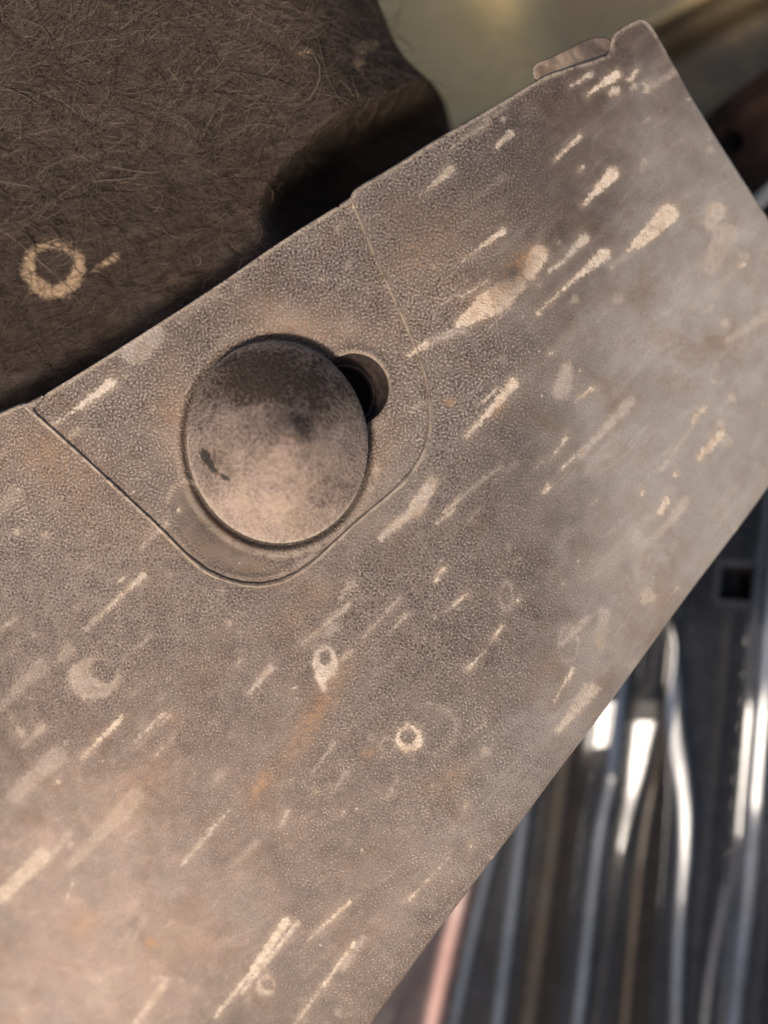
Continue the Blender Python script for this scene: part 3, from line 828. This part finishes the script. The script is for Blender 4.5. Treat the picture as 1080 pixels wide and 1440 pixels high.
# dark bracket with a round hole
brk = empty("mounting_bracket", "dark brown mounting bracket with a round hole beside the panel's end", "bracket")
BR = smooth_poly([(930, 250), (985, 172), (1040, 128), (1090, 92), (1180, 40), (1500, -40), (1500, 420), (1200, 470), (960, 420)], 2)
d_br = poly_sdf(BR)
f_br = lambda x, y: np.minimum(d_br(x, y), np.hypot(x - 1029, y - 199) - 19)
V, F, x, y, rim = sheet(f_br, (926, -40, 1500, 470), 4, lambda x, y: -560 + 20 * np.exp(-(side(x, y, (1000, 185), (1080, 130)) / 14) ** 2) + 8 * (vnoise(x, y, 60, 41) - .5), lambda px, py: [(1, 1), (2, 4), (2, 30), (-6, 60)])
np_mesh("bracket_plate", V, F, M_BRACKET, brk)
a = np.linspace(0, 2 * np.pi, 32, endpoint=False)
hv = np.vstack([W(1029 + 26 * np.cos(a), 199 + 26 * np.sin(a), np.full(32, -618.0)), W(np.array([1029.]), np.array([199.]), np.array([-618.]))])
np_mesh("hole_backing", hv, np.stack([np.arange(32), np.full(32, 32), (np.arange(32) + 1) % 32], -1), M_VOID, brk)  # black disc painted as the darkness behind the hole
V, F = tube(spline([(1010, 332, -500), (1062, 288, -485), (1110, 246, -480), (1180, 196, -480)], 20), np.full(20, 10.0), 14)
rod = np_mesh("metal_rod", V, F, M_ROD)
rod['label'] = "pale dusty metal rod end poking out behind the panel's short end"; rod['category'] = "rod"

# ------------------------------------------------------------------ black ribbed grille at the lower right
gr = empty("grille", "glossy black ribbed plastic grille below the panel with bright sky glints", "grille")


def reqx(x):
    """sideways slope at which a glossy face mirrors the low sun"""
    return (.229 + (x - 540) * 1.43 / 2050) / 1.7 * 1.43


YS = np.arange(480.0, 1900.0, 4)
ZS = np.cumsum(np.interp(YS, [700, 835, 885, 900, 1020, 1200, 1265, 1350, 1900], [0, -.02, -.40, -.42, -.355, -.26, -.21, -.03, .05])) * 4
ZS = ZS - ZS[0] - 545


class Ridge:
    def __init__(self, path, w, g, mat, dust, dy=(0, 0)):  # dust: strength of the painted reflection strip
        self.p = np.array(path, float); self.w = w; self.g = g; self.mat = mat; self.dust = dust; self.dy = dy
        q = spline(self.p, 200); self.qy, self.qx = q[:, 1], q[:, 0]

    def width(self, y): return np.interp(y, *zip(*self.w))
    def glint_x(self, y):
        e = np.interp(y, self.qy, self.qx)
        k0 = (self.qx[5] - self.qx[0]) / (self.qy[5] - self.qy[0]); k1 = (self.qx[-1] - self.qx[-6]) / (self.qy[-1] - self.qy[-6])
        return e + np.where(y < self.qy[0], (y - self.qy[0]) * k0, 0) + np.where(y > self.qy[-1], (y - self.qy[-1]) * k1, 0)
    def fall(self, y): return .7 * self.width(y) + 7
    def centre(self, y): return self.glint_x(y) + self.width(y) + .5 * self.fall(y)
    def z(self, x, y):
        a = self.width(y); t = x - self.glint_x(y); e = .35 * a + 1.5
        ramp = (np.sqrt((t + a) ** 2 + e * e) - np.sqrt((t - a) ** 2 + e * e)) / 2 + a
        g = np.interp(y, *zip(*self.g)) * reqx(self.glint_x(y))
        return g * ramp * (1 - sst(0, 1, (t - a) / self.fall(y)))


C = lambda v: [(0, v), (2000, v)]
RIDGES = [
    Ridge([(640, 1200), (590, 1320), (533, 1440), (470, 1600)], C(14), [(0, .3), (1380, .4), (1420, 1), (1500, 1), (1700, .3)], M_MAUVE, 0),
    Ridge([(680, 1120), (645, 1265), (606, 1440), (570, 1640)], C(9), [(0, .4), (1260, .8), (1360, 1), (1500, 1.0), (1700, .4)], M_ROSE, 1.0),
    Ridge([(715, 1110), (680, 1245), (638, 1440), (600, 1640)], C(5), C(.5), M_SLATE, .8),
    Ridge([(756, 1060), (736, 1150), (699, 1440), (670, 1640)], C(6), [(0, .4), (1100, .45), (1440, .5), (1700, .5)], M_SLATE, .9),
    Ridge([(800, 1020), (785, 1120), (742, 1440), (715, 1640)], C(9), C(.3), M_BROWN, .45),
    Ridge([(884, 880), (871, 985), (860, 1090), (841, 1190), (812, 1440), (790, 1640)], [(0, 6), (1700, 6)], [(0, .1), (935, .5), (975, 1.0), (1075, 1.02), (1130, .8), (1300, .7), (1700, .5)], M_SLATE, .9),
    Ridge([(925, 900), (908, 1000), (893, 1090), (873, 1190), (862, 1280), (838, 1440), (810, 1640)], [(0, 5), (955, 6), (985, 15), (1015, 20), (1060, 17), (1120, 11), (1200, 6), (1300, 4)], [(0, .1), (955, .2), (985, .98), (1190, 1.02), (1225, .7), (1270, .35), (1700, .3)], M_GLOSS, .1),
    Ridge([(950, 880), (929, 1040), (902, 1200), (878, 1440), (858, 1640)], C(4), [(0, .2), (1000, .7), (1110, .95), (1210, .9), (1230, .5), (1700, .5)], M_BROWN, .8),
    Ridge([(930, 700), (936, 800), (938, 866), (943, 915), (944, 960), (942, 990), (948, 1035), (957, 1090), (963, 1145), (962, 1205), (957, 1270), (953, 1340), (950, 1440), (948, 1640)], [(0, 4), (860, 5), (900, 7), (950, 10), (985, 13), (1080, 11), (1160, 9), (1300, 6), (1700, 6)], [(0, .1), (840, .5), (870, .98), (1000, 1.03), (1200, 1.02), (1320, .97), (1440, .97), (1700, .7)], M_SLATE, .9),
    Ridge([(1012, 1000), (992, 1200), (968, 1440), (955, 1640)], C(6), C(.35), M_BROWN, .4),
    Ridge([(1022, 1250), (1004, 1340), (990, 1440), (970, 1640)], C(6), [(0, 0), (1240, 0), (1360, .8), (1390, 1.0), (1500, 1.0), (1700, .5)], M_CHROME, .9),
    Ridge([(1082, 680), (1064, 850), (1051, 1020), (1031, 1250), (1014, 1440), (1000, 1640)], C(5), [(0, .3), (960, .6), (1000, .98), (1170, 1.0), (1200, .6), (1700, .5)], M_SLATE, .25),
    Ridge([(1104, 640), (1086, 850), (1070, 1020), (1052, 1250), (1030, 1440), (1020, 1640)], C(10), [(0, .6), (940, .75), (1000, 1.0), (1120, 1.0), (1170, .75), (1700, .7)], M_SLATE, .9),
    Ridge([(1150, 640), (1120, 900), (1102, 1050), (1080, 1250), (1058, 1440), (1040, 1640)], C(8), C(.3), M_GLOSS, .1),
]


# broad shoulder between two ribs that mirrors the sun
SHOULDER = Ridge([(852, 940), (845, 985), (836, 1060), (826, 1120)], [(0, 20), (1700, 20)], [(0, 0), (955, 0), (985, 1.0), (1050, 1.0), (1092, 0), (1700, 0)], None, 0)


def z_gr(x, y):
    """one corrugated glossy face falling away towards the lower edge of the picture"""
    z = np.interp(y, YS, ZS)
    for r in RIDGES + [SHOULDER]: z = z + r.z(x, y)
    return z + .8 * (vnoise(x, y, 70, 51, 2) - .5)


SL = [(1014, 794), (1078, 797), (1076, 848), (1009, 844)]
d_sl = poly_sdf(SL)
IV = {}
for k, r in enumerate(RIDGES):
    y = np.linspace(560, 1780, 420)
    if k == 0: xl = r.centre(y) - 70
    else: xl = (RIDGES[k - 1].centre(y) + r.glint_x(y) - r.width(y) * 1.1) / 2
    if k == 9: xl = RIDGES[8].centre(y) + 24
    if k + 1 < len(RIDGES):
        n = RIDGES[k + 1]; xr = (r.centre(y) + n.glint_x(y) - n.width(y) * 1.1) / 2
    else: xr = r.centre(y) + 26
    if k == 8: xr = RIDGES[8].centre(y) + 24
    IV[k] = (y, xl, xr)
# strips that show nothing but a flat valley are joined: each ridge is one rib between its two valleys
WIDE = (9, 10, 11)
for k, r in enumerate(RIDGES):
    y, xl, xr = IV[k]
    if k in (9, 10): continue
    if k == 11: xl = RIDGES[11].glint_x(y) - 9
    m = 26
    t = np.linspace(0, 1, m)[None]
    X = xl[:, None] * (1 - t) + xr[:, None] * t; Y = np.repeat(y[:, None], m, 1); Z = z_gr(X, Y)
    gx_ = r.glint_x(Y)
    line = r.dust * np.exp(-((X - gx_) / (r.width(Y) * .7 + 1.5)) ** 2) * (.65 + .7 * (vnoise(X, Y, 60, 60 + k) - .3))  # painted reflection strip following the glint line
    # turned down flanges on both sides
    X = np.hstack([X[:, :1], X, X[:, -1:]]); Y = np.hstack([Y[:, :1], Y, Y[:, -1:]]); Z = np.hstack([Z[:, :1] - 40, Z, Z[:, -1:] - 40]); line = np.hstack([line[:, :1], line, line[:, -1:]])
    M = m + 2
    i = np.arange(len(y) - 1)[:, None]; j = np.arange(M - 1)[None]
    F = np.stack([i * M + j, (i + 1) * M + j, (i + 1) * M + j + 1, i * M + j + 1], -1).reshape(-1, 4)
    np_mesh("rib", W(X.ravel(), Y.ravel(), Z.ravel()), F, r.mat, gr, dict(line=np.clip(line.ravel(), 0, 1)))
# flat slotted plate between the thick bead and the outer ribs
y = np.linspace(560, 1780, 120)
PL = list(zip(RIDGES[8].centre(y) + 24, y)) + list(zip(RIDGES[11].glint_x(y) - 9, y))[::-1]
d_pl = poly_sdf(PL[::2])
V, F, x, y, rim = sheet(lambda x, y: np.minimum(d_pl(x, y), -d_sl(x, y)), (930, 556, 1130, 1790), 3, z_gr, lambda px, py: [(1.2, .6), (2, 3), (2, 40)])
ln = .22 * np.exp(-((np.abs(d_sl(x, y)) - 3) / 4) ** 2)
for k in (9, 10):
    r = RIDGES[k]; ln = np.maximum(ln, r.dust * np.exp(-((x - r.glint_x(y)) / (r.width(y) * .7)) ** 2) * sst(1150, 1260, y))  # painted reflection and glint strips on the plate
np_mesh("slotted_plate", V, F, M_GLOSS, gr, dict(line=ln))
V, F, x, y, rim = sheet(poly_sdf(np.array([(990, 770), (1100, 770), (1100, 870), (990, 870)])), (990, 770, 1100, 870), 6, lambda x, y: z_gr(x, y) - 75 + 26 * sst(1035, 1060, x), None)
np_mesh("slot_backing", V, F, M_BROWN, gr, dict(line=0 * x))
